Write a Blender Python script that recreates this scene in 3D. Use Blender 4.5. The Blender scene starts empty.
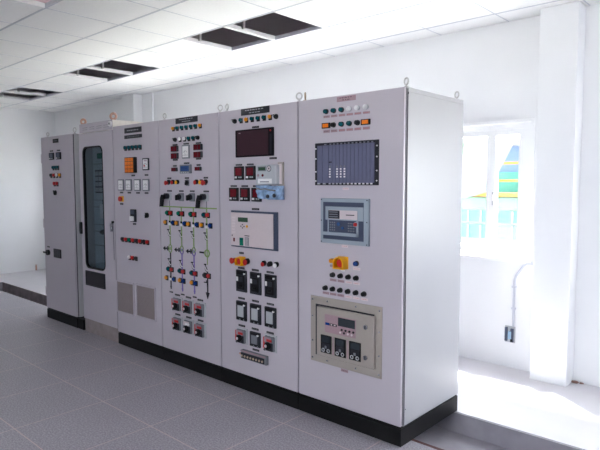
import bpy, bmesh, math, random
from mathutils import Vector, Matrix
random.seed(7)
scn = bpy.context.scene
COL = scn.collection
PI = math.pi

# ------------------------------------------------------------------ materials
def lin(c):
    r = []
    for v in c:
        v = v / 255.0
        r.append(v / 12.92 if v <= 0.04045 else ((v + 0.055) / 1.055) ** 2.4)
    return (r[0], r[1], r[2], 1.0)

MATS = {}
def mat(name, rgb, rough=0.5, metal=0.0, noise=0.0, nscale=30.0, bump=0.0, spec=0.5, emit=0.0):
    if name in MATS: return MATS[name]
    m = bpy.data.materials.new(name); m.use_nodes = True
    nt = m.node_tree; b = nt.nodes['Principled BSDF']
    b.inputs['Roughness'].default_value = rough
    b.inputs['Metallic'].default_value = metal
    b.inputs['Specular IOR Level'].default_value = spec
    c = lin(rgb)
    tc = nt.nodes.new('ShaderNodeTexCoord')
    n = nt.nodes.new('ShaderNodeTexNoise'); n.inputs['Scale'].default_value = nscale
    n.inputs['Detail'].default_value = 4.0
    nt.links.new(tc.outputs['Object'], n.inputs['Vector'])
    mr = nt.nodes.new('ShaderNodeMapRange')
    mr.inputs['From Min'].default_value = 0.3; mr.inputs['From Max'].default_value = 0.7
    mr.inputs['To Min'].default_value = 1.0 - noise; mr.inputs['To Max'].default_value = 1.0 + noise
    nt.links.new(n.outputs['Fac'], mr.inputs['Value'])
    mx = nt.nodes.new('ShaderNodeVectorMath'); mx.operation = 'SCALE'
    mx.inputs[0].default_value = c[:3]
    nt.links.new(mr.outputs['Result'], mx.inputs['Scale'])
    nt.links.new(mx.outputs['Vector'], b.inputs['Base Color'])
    if bump:
        bp = nt.nodes.new('ShaderNodeBump'); bp.inputs['Strength'].default_value = bump
        bp.inputs['Distance'].default_value = 0.002
        nt.links.new(n.outputs['Fac'], bp.inputs['Height'])
        nt.links.new(bp.outputs['Normal'], b.inputs['Normal'])
    if emit:
        b.inputs['Emission Color'].default_value = c
        b.inputs['Emission Strength'].default_value = emit
    MATS[name] = m
    return m

M = dict(
    wall=mat('white_wall_paint', (232, 232, 236), 0.7, noise=0.015, nscale=2.5, bump=0.1),
    ceil=mat('ceiling_panel', (232, 231, 233), 0.8, noise=0.02, nscale=60, bump=0.1),
    tbar=mat('ceiling_grid', (192, 193, 204), 0.5),
    dark_void=mat('roof_void', (226, 200, 212), 0.9, noise=0.04, nscale=6),
    paint=mat('cabinet_grey_paint', (190, 182, 192), 0.38, noise=0.012, nscale=250, bump=0.04),
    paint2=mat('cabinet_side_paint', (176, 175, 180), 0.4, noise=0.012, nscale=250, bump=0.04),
    hood_lit=mat('hood_lit_paint', (236, 230, 222), 0.45, noise=0.02),  # cream tone puts the light on the hood's side into its colour
    gap=mat('dark_gasket', (60, 56, 66), 0.8),
    plinth=mat('black_plinth', (15, 14, 16), 0.5, spec=0.25, noise=0.1, nscale=8),
    base2=mat('dusty_grey_base', (150, 138, 138), 0.6, noise=0.12, nscale=14),
    black=mat('black_plastic', (16, 15, 19), 0.45, spec=0.3),
    dark=mat('dark_grey_plastic', (44, 44, 52), 0.45, spec=0.3),
    mid=mat('mid_grey_plastic', (120, 122, 130), 0.45),
    lgrey=mat('light_grey_plastic', (178, 180, 186), 0.45),
    white=mat('white_plastic', (232, 230, 232), 0.4),
    offw=mat('off_white_label', (214, 200, 204), 0.5),
    pink=mat('pinkish_plate', (160, 132, 142), 0.5, noise=0.05, nscale=80),
    pale_pink=mat('pale_face_plate', (204, 190, 194), 0.45, noise=0.02, nscale=40),
    teal=mat('teal_lens', (14, 78, 88), 0.18),
    tealg=mat('green_lens', (22, 120, 96), 0.2),
    amber=mat('amber_lens', (226, 142, 20), 0.3),
    orange=mat('orange_tile', (236, 120, 16), 0.35, noise=0.06, nscale=60),
    red=mat('red_plastic', (190, 34, 36), 0.35),
    dred=mat('dark_red_display', (104, 26, 36), 0.25, noise=0.25, nscale=160),
    maroon=mat('smoked_screen', (56, 32, 40), 0.3, noise=0.2, nscale=140),
    yellow=mat('yellow_plastic', (238, 170, 14), 0.35),
    blue=mat('blue_lens', (28, 62, 132), 0.2),
    lcdb=mat('blue_lcd', (70, 96, 142), 0.2),
    lcdg=mat('green_lcd', (58, 84, 66), 0.25),
    lcdd=mat('dark_lcd', (50, 56, 62), 0.2),
    slate=mat('slate_blue_panel', (66, 74, 96), 0.35),
    rackb=mat('blue_grey_module', (98, 100, 126), 0.4, noise=0.03, nscale=12),
    rackd=mat('rack_frame_dark', (30, 30, 38), 0.45),
    hgrey=mat('cool_grey_bezel', (150, 160, 172), 0.4),
    beige=mat('beige_enamel', (160, 151, 145), 0.5, noise=0.02, nscale=40),
    chrome=mat('chrome', (205, 205, 210), 0.22, metal=1.0),
    zinc=mat('zinc_plated_steel', (196, 194, 196), 0.35, metal=0.7),
    copper=mat('copper_eyebolt', (196, 156, 140), 0.45, metal=0.2),
    gold=mat('yellow_passivated_steel', (192, 170, 150), 0.4, metal=0.2),
    purple=mat('purple_tape', (120, 104, 176), 0.5),
    green=mat('green_tape', (132, 160, 92), 0.5),
    bluepl=mat('translucent_blue_bag', (140, 166, 200), 0.15, noise=0.35, nscale=30, bump=0.4),
    mesh=mat('filter_mesh', (150, 138, 140), 0.7, noise=0.1, nscale=200),
    meshd=mat('dark_perforated', (58, 54, 60), 0.7, noise=0.2, nscale=200),
    concrete=mat('trench_concrete', (150, 146, 156), 0.8, noise=0.12, nscale=7, bump=0.3),
    rust=mat('rusty_angle', (92, 56, 54), 0.7, noise=0.25, nscale=25),
    brick=mat('brick_rubble', (140, 110, 100), 0.9, noise=0.2, nscale=60),
    frame=mat('white_window_frame', (240, 240, 243), 0.35),
    conduit=mat('grey_conduit', (198, 200, 212), 0.4),
    ext_white=mat('exterior_white', (104, 112, 108), 0.8),
    ext_teal=mat('exterior_teal_glass', (22, 96, 80), 0.5, noise=0.15, nscale=1.5),
    ext_blue=mat('exterior_blue_steel', (62, 84, 118), 0.6, noise=0.1, nscale=1.0),
    ext_green=mat('exterior_pale_green', (66, 98, 78), 0.7, noise=0.05, nscale=2),
    ext_yel=mat('exterior_yellow_rail', (120, 84, 6), 0.5),
    ext_grey=mat('exterior_grey_roof', (82, 84, 92), 0.7, noise=0.05, nscale=1),
    ext_ground=mat('exterior_concrete_yard', (190, 188, 182), 0.9, noise=0.06, nscale=1.0),
    leaf=mat('tree_leaves', (60, 92, 62), 0.8, noise=0.3, nscale=6),
    bark=mat('tree_bark', (110, 96, 80), 0.9, noise=0.2, nscale=12),
)

def floor_mat():
    m = bpy.data.materials.new('speckled_floor_tiles'); m.use_nodes = True
    nt = m.node_tree; N = nt.nodes; L = nt.links; b = N['Principled BSDF']
    geo = N.new('ShaderNodeNewGeometry')
    sep = N.new('ShaderNodeSeparateXYZ'); L.new(geo.outputs['Position'], sep.inputs[0])
    def math_(op, a, bb=None):
        n = N.new('ShaderNodeMath'); n.operation = op
        for i, v in enumerate((a, bb)):
            if v is None: continue
            if isinstance(v, (int, float)): n.inputs[i].default_value = v
            else: L.new(v, n.inputs[i])
        return n.outputs[0]
    def line(o, off, size):
        t = math_('ADD', o, off); t = math_('DIVIDE', t, size)
        f = math_('FRACT', t); f = math_('SUBTRACT', f, 0.5); f = math_('ABSOLUTE', f)
        return math_('GREATER_THAN', f, 0.5 - 0.0036 / size)   # thin joint at the tile edges
    g = math_('MAXIMUM', line(sep.outputs['X'], 0.815 + 20 * 0.665, 0.665), line(sep.outputs['Y'], 0.243 + 20 * 0.66, 0.66))
    n1 = N.new('ShaderNodeTexNoise'); n1.inputs['Scale'].default_value = 85; n1.inputs['Detail'].default_value = 5
    L.new(geo.outputs['Position'], n1.inputs['Vector'])
    r1 = N.new('ShaderNodeValToRGB'); L.new(n1.outputs['Fac'], r1.inputs[0])
    r1.color_ramp.elements[0].position = 0.40; r1.color_ramp.elements[0].color = lin((146, 142, 152))
    r1.color_ramp.elements[1].position = 0.62; r1.color_ramp.elements[1].color = lin((183, 179, 188))
    n2 = N.new('ShaderNodeTexNoise'); n2.inputs['Scale'].default_value = 1.3; n2.inputs['Detail'].default_value = 6
    L.new(geo.outputs['Position'], n2.inputs['Vector'])
    r2 = N.new('ShaderNodeValToRGB'); L.new(n2.outputs['Fac'], r2.inputs[0])
    r2.color_ramp.elements[0].position = 0.3; r2.color_ramp.elements[0].color = (0.92, 0.91, 0.92, 1)
    r2.color_ramp.elements[1].position = 0.75; r2.color_ramp.elements[1].color = (1.06, 1.05, 1.05, 1)
    mul = N.new('ShaderNodeMix'); mul.data_type = 'RGBA'; mul.blend_type = 'MULTIPLY'; mul.inputs[0].default_value = 1
    L.new(r1.outputs[0], mul.inputs[6]); L.new(r2.outputs[0], mul.inputs[7])
    mg = N.new('ShaderNodeMix'); mg.data_type = 'RGBA'; mg.inputs[7].default_value = lin((206, 189, 187))
    L.new(g, mg.inputs[0]); L.new(mul.outputs[2], mg.inputs[6])
    L.new(mg.outputs[2], b.inputs['Base Color'])
    rr = N.new('ShaderNodeMapRange'); L.new(n2.outputs['Fac'], rr.inputs[0])
    rr.inputs['To Min'].default_value = 0.34; rr.inputs['To Max'].default_value = 0.5
    L.new(rr.outputs[0], b.inputs['Roughness'])
    return m
M['floor'] = floor_mat()
M['pale_floor'] = mat('pale_rear_floor', (212, 209, 215), 0.6, noise=0.03, nscale=3)  # paler than the front tiles
M['dconc'] = mat('shaded_trench_concrete', (128, 118, 122), 0.8, noise=0.2, nscale=9)  # darkened concrete stands in for shade in the left trench

def glass_mat(name, tint, amount):
    m = bpy.data.materials.new(name); m.use_nodes = True
    nt = m.node_tree; N = nt.nodes; L = nt.links
    N.remove(N['Principled BSDF'])
    tr = N.new('ShaderNodeBsdfTransparent'); tr.inputs[0].default_value = tint
    gl = N.new('ShaderNodeBsdfGlossy'); gl.inputs['Roughness'].default_value = 0.03
    fr = N.new('ShaderNodeLayerWeight'); fr.inputs[0].default_value = 0.5
    pw = N.new('ShaderNodeMath'); pw.operation = 'POWER'; pw.inputs[1].default_value = 4.0
    L.new(fr.outputs['Facing'], pw.inputs[0])
    mp = N.new('ShaderNodeMath'); mp.operation = 'MULTIPLY_ADD'; mp.inputs[1].default_value = amount * 0.5; mp.inputs[2].default_value = 0.04
    L.new(pw.outputs[0], mp.inputs[0])
    mx = N.new('ShaderNodeMixShader'); L.new(mp.outputs[0], mx.inputs[0])
    L.new(tr.outputs[0], mx.inputs[1]); L.new(gl.outputs[0], mx.inputs[2])
    L.new(mx.outputs[0], N['Material Output'].inputs[0])
    return m
M['glass'] = glass_mat('window_glass', (0.93, 0.96, 0.95, 1), 1.0)
M['doorglass'] = glass_mat('door_glass', (0.64, 0.70, 0.74, 1), 1.0)

# ------------------------------------------------------------------ mesh builder
class MB:
    def __init__(s): s.bm = bmesh.new(); s.mats = []
    def _mi(s, m):
        m = M[m] if isinstance(m, str) else m
        if m not in s.mats: s.mats.append(m)
        return s.mats.index(m)
    def _paint(s, faces, m, smooth=False):
        i = s._mi(m)
        for f in faces: f.material_index = i; f.smooth = smooth
    def box(s, x0, x1, y0, y1, z0, z1, m, bev=0.0, seg=2):
        g = bmesh.ops.create_cube(s.bm, size=1.0)
        for v in g['verts']:
            v.co = Vector((x0 + (v.co.x + .5) * (x1 - x0), y0 + (v.co.y + .5) * (y1 - y0), z0 + (v.co.z + .5) * (z1 - z0)))
        fs = set(f for v in g['verts'] for f in v.link_faces)
        s._paint(fs, m)
        if bev > 0:
            es = list(set(e for f in fs for e in f.edges))
            r = bmesh.ops.bevel(s.bm, geom=es, offset=bev, segments=seg, affect='EDGES', profile=0.5)
            s._paint(r['faces'], m, True)
        return s
    def cyl(s, c, r, h, axis, m, seg=24, r2=None, cap=True, mcap=None):
        """cylinder centred on c, length h along axis (r at the low end, r2 at the high end)"""
        r2 = r if r2 is None else r2
        g = bmesh.ops.create_cone(s.bm, cap_ends=cap, segments=seg, radius1=r, radius2=r2, depth=h)
        R = {'z': Matrix.Identity(3), 'x': Matrix.Rotation(PI / 2, 3, 'Y'), 'y': Matrix.Rotation(-PI / 2, 3, 'X')}[axis]
        for v in g['verts']: v.co = R @ v.co + Vector(c)
        fs = set(f for v in g['verts'] for f in v.link_faces)
        s._paint(fs, m, True)
        for f in fs:
            if len(f.verts) > 4:
                f.smooth = False
                if mcap: f.material_index = s._mi(mcap)
        return s
    def ball(s, c, r, m, sc=(1, 1, 1), seg=20):
        g = bmesh.ops.create_uvsphere(s.bm, u_segments=seg, v_segments=seg // 2, radius=r)
        for v in g['verts']: v.co = Vector((v.co.x * sc[0], v.co.y * sc[1], v.co.z * sc[2])) + Vector(c)
        s._paint(set(f for v in g['verts'] for f in v.link_faces), m, True)
        return s
    def torus(s, c, R, r, normal, m, a0=0.0, a1=2 * PI, n=28, k=10, up=(0, 0, 1)):
        nrm = Vector(normal).normalized(); up = Vector(up)
        u = nrm.cross(up).normalized(); w = u.cross(nrm).normalized()
        full = abs(a1 - a0 - 2 * PI) < 1e-4
        rings = []
        for i in range(n if full else n + 1):
            a = a0 + (a1 - a0) * i / n
            d = u * math.cos(a) + w * math.sin(a)
            rings.append([s.bm.verts.new(Vector(c) + d * (R + r * math.cos(2 * PI * j / k)) + nrm * r * math.sin(2 * PI * j / k)) for j in range(k)])
        fs = []
        for i in range(len(rings) - (0 if full else 1)):
            a = rings[i]; b = rings[(i + 1) % len(rings)]
            for j in range(k):
                fs.append(s.bm.faces.new((a[j], b[j], b[(j + 1) % k], a[(j + 1) % k])))
        if not full:
            fs.append(s.bm.faces.new(rings[0])); fs.append(s.bm.faces.new(list(reversed(rings[-1]))))
        s._paint(fs, m, True)
        return s
    def tube(s, pts, r, m, k=10):
        pts = [Vector(p) for p in pts]; rings = []
        for i, p in enumerate(pts):
            d = (pts[min(i + 1, len(pts) - 1)] - pts[max(i - 1, 0)]).normalized()
            ref = Vector((0, 1, 0)) if abs(d.y) < .9 else Vector((1, 0, 0))
            u = d.cross(ref).normalized(); w = u.cross(d)
            rings.append([s.bm.verts.new(p + (u * math.cos(2 * PI * j / k) + w * math.sin(2 * PI * j / k)) * r) for j in range(k)])
        fs = []
        for a, b in zip(rings, rings[1:]):
            for j in range(k): fs.append(s.bm.faces.new((a[j], b[j], b[(j + 1) % k], a[(j + 1) % k])))
        fs.append(s.bm.faces.new(rings[0])); fs.append(s.bm.faces.new(rings[-1]))
        s._paint(fs, m, True)
        return s
    def prism(s, pts, y0, y1, m):
        """outline in x,z extruded from y0 to y1"""
        a = [s.bm.verts.new((x, y0, z)) for x, z in pts]; b = [s.bm.verts.new((x, y1, z)) for x, z in pts]
        fs = [s.bm.faces.new(a), s.bm.faces.new(list(reversed(b)))]
        n = len(pts)
        for i in range(n): fs.append(s.bm.faces.new((a[i], b[i], b[(i + 1) % n], a[(i + 1) % n])))
        s._paint(fs, m)
        return s
    def ringplate(s, outer, inner, y0, y1, m):
        """flat frame between two closed outlines with the same number of points"""
        n = len(outer); V = s.bm.verts.new
        of = [V((x, y0, z)) for x, z in outer]; ob = [V((x, y1, z)) for x, z in outer]
        jf = [V((x, y0, z)) for x, z in inner]; jb = [V((x, y1, z)) for x, z in inner]
        fs = []
        for i in range(n):
            j = (i + 1) % n
            for q in ((of[i], of[j], jf[j], jf[i]), (ob[j], ob[i], jb[i], jb[j]), (of[j], of[i], ob[i], ob[j]), (jf[i], jf[j], jb[j], jb[i])):
                fs.append(s.bm.faces.new(q))
        s._paint(fs, m)
        return s
    def mesh(s, name):
        bmesh.ops.recalc_face_normals(s.bm, faces=s.bm.faces[:])
        me = bpy.data.meshes.new(name); s.bm.to_mesh(me); s.bm.free()
        for m in s.mats: me.materials.append(m)
        return me

WO = {}                                     # world origin of every object made here
def link(name, me, loc, parent=None, label=None):
    o = bpy.data.objects.new(name, me); COL.objects.link(o)
    loc = Vector(loc); WO[o.name] = loc
    if parent is not None:
        o.parent = parent; o.location = loc - WO[parent.name]
    else: o.location = loc
    if label: o['label'] = label
    return o
DX = [0.0]
def build(name, mb, parent=None, loc=None, label=None):
    """mesh written in world coordinates, origin put at its own middle (or at loc)"""
    me = mb.mesh(name)
    if DX[0]: me.transform(Matrix.Translation((DX[0], 0, 0)))
    if loc is None:
        c = [v.co for v in me.vertices]
        loc = Vector([(min(p[i] for p in c) + max(p[i] for p in c)) / 2 for i in range(3)])
    me.transform(Matrix.Translation(-Vector(loc)))
    return link(name, me, loc, parent, label)
def thing(name, loc, label, cat, group=None):
    o = link(name, None, loc); o['label'] = label; o['category'] = cat
    if group: o['group'] = group
    return o
def tag(o, label, cat, group=None):
    o['label'] = label; o['category'] = cat
    if group: o['group'] = group
    return o
def struct(name, mb):
    o = build(name, mb, loc=(0, 0, 0)); o['kind'] = 'structure'; return o
CACHE = {}
def shared(name, key, fn):
    if key not in CACHE:
        mb = MB(); fn(mb); CACHE[key] = mb.mesh(name)
    return CACHE[key]
def put(name, key, fn, loc, parent, label=None):
    """a small part whose mesh is written about its own origin (x right, z up, -y out of the panel)"""
    return link(name, shared(name, key, fn), loc, parent, label)

# ------------------------------------------------------------------ room shell
ZC = 3.15
XL, XR, YF, YB = -9.4, 4.6, -6.0, 2.035
TY0, TY1, TX0, TD = 0.141, 0.775, -8.45, 0.16         # cable trench

mb = MB()
mb.box(XL - .2, XR + .2, YF - .2, TY0, -.5, 0, 'floor')
mb.box(XL - .2, -5.6, TY0, .275, -.5, 0, 'floor')
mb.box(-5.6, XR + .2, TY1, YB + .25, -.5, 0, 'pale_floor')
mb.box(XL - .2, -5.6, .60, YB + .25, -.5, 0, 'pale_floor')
mb.box(XL - .2, TX0, .275, .60, -.5, 0, 'pale_floor')
mb.box(TX0, -5.6, .275, .60, -.5, -.30, 'dconc')
mb.box(-5.6, XR + .2, TY0, TY1, -.5, -TD, 'concrete')
struct('floor', mb)
mb = MB()
mb.box(-5.59, XR, TY1 - .004, TY1 - .0005, -TD, -.012, 'concrete')
mb.box(-5.59, XR, TY0 + .0005, TY0 + .004, -TD, -.012, 'concrete')
mb.box(TX0 + .002, -5.61, .592, .5995, -.30, -.002, 'dconc'); mb.box(TX0 + .001, TX0 + .008, .276, .599, -.30, -.002, 'concrete')
struct('trim_1', mb)
mb = MB()
mb.box(-.3, XR, TY0 - .004, TY0 + .022, -.035, .0015, 'rust')
struct('trim_2', mb)

# walls
def wall_with_holes(name, axis, pos, thick, a0, a1, z0, z1, holes, m='wall'):
    """wall in the plane axis=pos, thickness to pos+thick; holes = (a0,a1,z0,z1) sorted along a"""
    mb = MB()
    def seg(p, q, s, t):
        if q - p < 1e-4 or t - s < 1e-4: return
        lo, hi = sorted((pos, pos + thick))
        if axis == 'y': mb.box(p, q, lo, hi, s, t, m)
        else: mb.box(lo, hi, p, q, s, t, m)
    cur = a0
    for h in sorted(holes):
        seg(cur, h[0], z0, z1); seg(h[0], h[1], z0, h[2]); seg(h[0], h[1], h[3], z1); cur = h[1]
    seg(cur, a1, z0, z1)
    return struct(name, mb)
BW = [(-1.30, .04, 1.01, 2.245), (1.0, 2.34, 1.01, 2.245), (-3.25, -1.95, 1.01, 2.245), (-5.55, -4.25, 1.01, 2.245), (-8.6, -8.1, 1.01, 2.245)]
wall_with_holes('wall_back', 'y', YB, .22, XL - .2, XR + .2, 0, 4.0, BW)
wall_with_holes('wall_left', 'x', XL, -.2, YF, YB, 0, 4.0, [])
RW = [(.3, 1.3, .8, 2.1)]
wall_with_holes('wall_right', 'x', XR, .2, YF, YB, 0, 4.0, RW)
FW = [(-1.0, 2.4, 1.4, 2.6)]
wall_with_holes('wall_front', 'y', YF, -.2, XL - .2, XR + .2, 0, 4.0, FW)
# pilasters on the back wall
mb = MB(); mb.box(.15, .452, 1.85, YB, 0, ZC, 'wall', bev=.004); struct('wall_pier_right', mb)
mb = MB(); mb.box(-6.55, -6.2, 1.88, YB, 0, ZC, 'wall', bev=.004)
mb.box(-6.02, -5.86, YB - .03, YB, 0, ZC, 'wall', bev=.004); struct('wall_pier_left', mb)

# ceiling of square panels with open lamp bays
T = 2.0 / 3.0
GX = [-1.52 + T * k for k in range(-12, 10)]
GY = [-1.60 - T * k for k in range(6, -1, -1)] + [-.94, -.27, .40, 1.065, 1.73]
bays = []
for k in range(-3, 2):
    x0 = -2.855 + 4 * T * k
    bays.append((x0, x0 + T, .40, 1.065)); bays.append((x0 + T, x0 + 2 * T, .40, 1.065))
    bays.append((x0, x0 + T, -1.60, -.94)); bays.append((x0 + T, x0 + 2 * T, -1.60, -.94))
    bays.append((x0, x0 + T, -4.267, -3.6)); bays.append((x0 + T, x0 + 2 * T, -4.267, -3.6))
def in_bay(cx, cy): return any(a < cx < b and c < cy < d for a, b, c, d in bays)
xs = [XL] + [x for x in GX if XL + .02 < x < XR - .02] + [XR]
ys = [YF] + [y for y in GY if YF + .02 < y] + [YB]
mb = MB()
for i in range(len(xs) - 1):
    for j in range(len(ys) - 1):
        if not in_bay((xs[i] + xs[i + 1]) / 2, (ys[j] + ys[j + 1]) / 2):
            mb.box(xs[i] + .001, xs[i + 1] - .001, ys[j] + .001, ys[j + 1] - .001, ZC, ZC + .022, 'ceil')
struct('ceiling', mb)
mb = MB()
for y in ys[1:-1]: mb.box(XL, XR, y - .009, y + .009, ZC - .003, ZC + .03, 'tbar')
for x in xs[1:-1]: mb.box(x - .005, x + .005, YF, YB, ZC - .0022, ZC + .020, 'tbar')
done = set()
for a, b, c, d in bays:
    for q in (a, b):
        if (round(q, 2), c) in done: continue
        done.add((round(q, 2), c))
        mb.box(q - .018, q + .018, c + .009, d - .009, ZC - .004, ZC + .035, 'ceil')
struct('trim_3', mb)
mb = MB(); mb.box(XL - .2, XR + .2, YF - .2, YB + .22, 4.0, 4.1, 'dark_void'); struct('ceiling_roof_deck', mb)
# hanger rods of the ceiling grid seen in the open bays
for n, (a, b, c, d) in enumerate(bays):
    if c < 0 or a < -8.3: continue
    if not (-8.3 < a < -1.4): continue
    mb = MB()
    x = a + .0; y = c + .22
    mb.tube([(x + .03, y, ZC + .02), (x + .035, y + .01, ZC + .2), (x + .05, y, ZC + .5), (x + .05, y, 3.74)], .006, 'zinc', 8)
    mb.box(x + .018, x + .042, y - .012, y + .012, ZC + .015, ZC + .14, 'zinc')
    o = build('ceiling_hanger', mb)
    names = {0: 'nearest', 1: 'middle', 2: 'farthest'}
    which = 'bright hanger rod inside the '
    kx = round((a + 2.855) / (4 * T)) if abs((a + 2.855) / (4 * T) - round((a + 2.855) / (4 * T))) < .1 else round((a - T + 2.855) / (4 * T))
    half = 'left' if abs((a + 2.855) / (4 * T) - kx) < .1 else 'right'
    where = {0: 'largest ceiling opening', -1: 'middle ceiling opening', -2: 'ceiling opening nearest the left wall'}[kx]
    tag(o, f'metal hanger rod in the {half} half of the {where}', 'hanger', 'hanger rods in the ceiling openings')

# windows
def window(n, x0, x1, z0, z1, bars, ax='y', pos=YB, depth=.22):
    """frame with sashes: bars = x centres of the mullions, each .065 wide"""
    root = link('window_%d' % n, None, (((x0 + x1) / 2), pos, z0) if ax == 'y' else (pos, (x0 + x1) / 2, z0))
    root['kind'] = 'structure'
    def B(mb, a0, a1, d0, d1, q0, q1, m, bev=.003):
        if ax == 'y': mb.box(a0, a1, pos + d0, pos + d1, q0, q1, m, bev)
        else: mb.box(pos + d0, pos + d1, a0, a1, q0, q1, m, bev)
    mb = MB(); f = .05; s = 1 if depth > 0 else -1
    def D(a, b): return (a, b) if s > 0 else (-b, -a)
    d = D(.05, .13); d2 = D(.065, .115); e = .05
    B(mb, x0, x1, *d, z0, z0 + f, 'frame', 0); B(mb, x0, x1, *d, z1 - f, z1, 'frame', 0)
    B(mb, x0, x0 + f, *d, z0 + f, z1 - f, 'frame', 0); B(mb, x1 - f, x1, *d, z0 + f, z1 - f, 'frame', 0)
    r = x1 - f - e - (.03 if n == 1 else 0)
    B(mb, x0 + f, x1 - f, *d2, z0 + f, z0 + f + e, 'frame', 0); B(mb, x0 + f, x1 - f, *d2, z1 - f - e, z1 - f, 'frame', 0)
    B(mb, x0 + f, x0 + f + e, *d2, z0 + f + e, z1 - f - e, 'frame', 0); B(mb, r, x1 - f, *d2, z0 + f + e, z1 - f - e, 'frame', 0)
    for b_, w in bars: B(mb, b_ - w / 2, b_ + w / 2, *D(.058, .12), z0 + f + e, z1 - f - e, 'frame', 0)
    build('window_frame', mb, root)
    mb = MB(); B(mb, x0 + f + e, r, *D(.088, .092), z0 + f + e, z1 - f - e, 'glass', 0); build('pane', mb, root)
    mb = MB(); B(mb, x0 - .035, x1 + .035, *D(-.02, 0), z0 - .028, z0 + .003, 'frame', 0)
    B(mb, x0 - .03, x0, *D(-.006, 0), z0 + .003, z1, 'frame', 0); B(mb, x1, x1 + .03, *D(-.006, 0), z0 + .003, z1, 'frame', 0)
    B(mb, x0 - .03, x1 + .03, *D(-.006, 0), z1, z1 + .03, 'frame', 0)
    build('window_sill', mb, root)
    return root
w1 = window(1, *BW[0], [(-.343, .085), (-.92, .085)])
mb = MB(); mb.box(-.325, -.305, YB + .04, YB + .06, 1.5, 1.62, 'lgrey', .003); mb.box(-.325, -.305, YB + .03, YB + .045, 1.54, 1.6, 'white', .003)
build('window_latch', mb, w1)
window(2, *BW[2], [(-2.6, .085)]); window(3, *BW[3], [(-4.9, .085)]); window(7, *BW[1], [(1.67, .085)]); window(8, *BW[4], [])  # the one right of the pier is unseen, added to light the back floor
window(4, *RW[0], [(.8, .08)], 'x', XR, .2)
window(5, *FW[0], [(1.2, .08)], 'y', YF, -.2)  # unseen window behind the camera, added to fill the cabinet fronts with light

# ------------------------------------------------------------------ cabinet builder
def eyebolt(loc, parent, ang, m='zinc', R=.021, r=.0055, label=None):
    n = (math.sin(ang), -math.cos(ang), 0)
    def f(mb):
        mb.cyl((0, 0, .004), .015, .008, 'z', m, 16)
        mb.cyl((0, 0, .013), .006, .014, 'z', m, 12)
        mb.torus((0, 0, .018 + R), R, r, n, m)
    return put('eyebolt', ('eye', round(ang, 2), m, R), f, loc, parent, label)

def cabinet(x0, x1, label, zt=2.3, zp=.128, yb=.8, plinth='plinth', skip_door=False):
    root = thing('switchgear_cabinet', ((x0 + x1) / 2, .4, 0), label, 'cabinet', 'row of switchgear cabinets')
    g = .006
    mb = MB()                                                    # carcass
    if skip_door:
        t = .02
        mb.box(x0, x0 + t, .034, yb, zp, zt, 'paint2', .003); mb.box(x1 - t, x1, .034, yb, zp, zt, 'paint2', .003)
        mb.box(x0 + t, x1 - t, yb - t, yb, zp, zt, 'paint2'); mb.box(x0 + t, x1 - t, .034, yb - t, zp, zp + t, 'paint2')
        mb.box(x0 + t, x1 - t, .034, yb - t, zt - t, zt, 'paint2')
    else:
        mb.box(x0 + .001, x1 - .001, .034, yb, zp, zt, 'paint2', .004)
    build('body', mb, root)
    mb = MB()                                                    # plinth
    if plinth == 'plinth':
        mb.box(x0 + .001, x1 - .001, .004, yb - .003, 0, zp - .012, 'plinth', .003)
        mb.box(x0 + .008, x1 - .008, .016, yb - .01, zp - .012, zp, 'plinth')
    else:
        mb.box(x0 + .002, x1 - .002, .012, yb - .003, 0, zp, 'base2', .003)
    build('plinth', mb, root)
    mb = MB()                                                    # dark door gasket
    if skip_door:
        for a in ((x0 + .008, x0 + .03, zp + .008, zt - .008), (x1 - .03, x1 - .008, zp + .008, zt - .008), (x0 + .03, x1 - .03, zp + .008, zp + .03), (x0 + .03, x1 - .03, zt - .03, zt - .008)):
            mb.box(a[0], a[1], .024, .034, a[2], a[3], 'gap')
    else:
        mb.box(x0 + .008, x1 - .008, .022, .034, zp + .008, zt - .008, 'gap')
    build('door_seal', mb, root)
    if not skip_door:
        mb = MB(); mb.box(x0 + g, x1 - g + .003, 0, .022, zp + .006, zt - .004, 'paint', .004, 3)
        build('door', mb, root)
    return root

# --- panel instruments (local origin on the door face, -y towards the viewer)
def lamp(x, z, m, parent, r=.018, bez='black', label=None, out=.018):
    L = put('pilot_lamp', ('bez', r, bez), lambda b: (b.cyl((0, -.003, 0), r, .006, 'y', bez, 24), b.cyl((0, -.008, 0), r * .9, .006, 'y', bez, 24)), (x, 0, z), parent, label)
    put('lens', ('lens', r, m, out), lambda b: (b.cyl((0, -out / 2 - .006, 0), r * .84, out, 'y', m, 24, r2=r * .84), b.ball((0, -out - .006, 0), r * .84, m, (1, .35, 1), 16)), (x, 0, z), L)
    return L
def boxlamp(x, z, m, parent, w=.044, h=.044):
    """short square-bodied lamp seen with its darker lower half"""
    x += .010
    L = put('pilot_lamp', ('sq', w, h), lambda b: b.box(-w * .40, w * .40, -.008, 0, -h / 2, h * .42, 'black', .003), (x, 0, z), parent,
            {'amber': 'amber lens', 'teal': 'dark teal lens', 'tealg': 'green lens', 'white': 'white lens', 'red': 'red lens', 'blue': 'blue lens', 'dark': 'dark lens'}.get(m))
    put('lens', ('sql', w, h, m), lambda b: (b.cyl((0, -.013, h * .10), w * .34, .014, 'y', m, 20), b.ball((0, -.020, h * .10), w * .34, m, (1, .35, 1), 16)), (x, 0, z), L)
    return L
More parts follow.
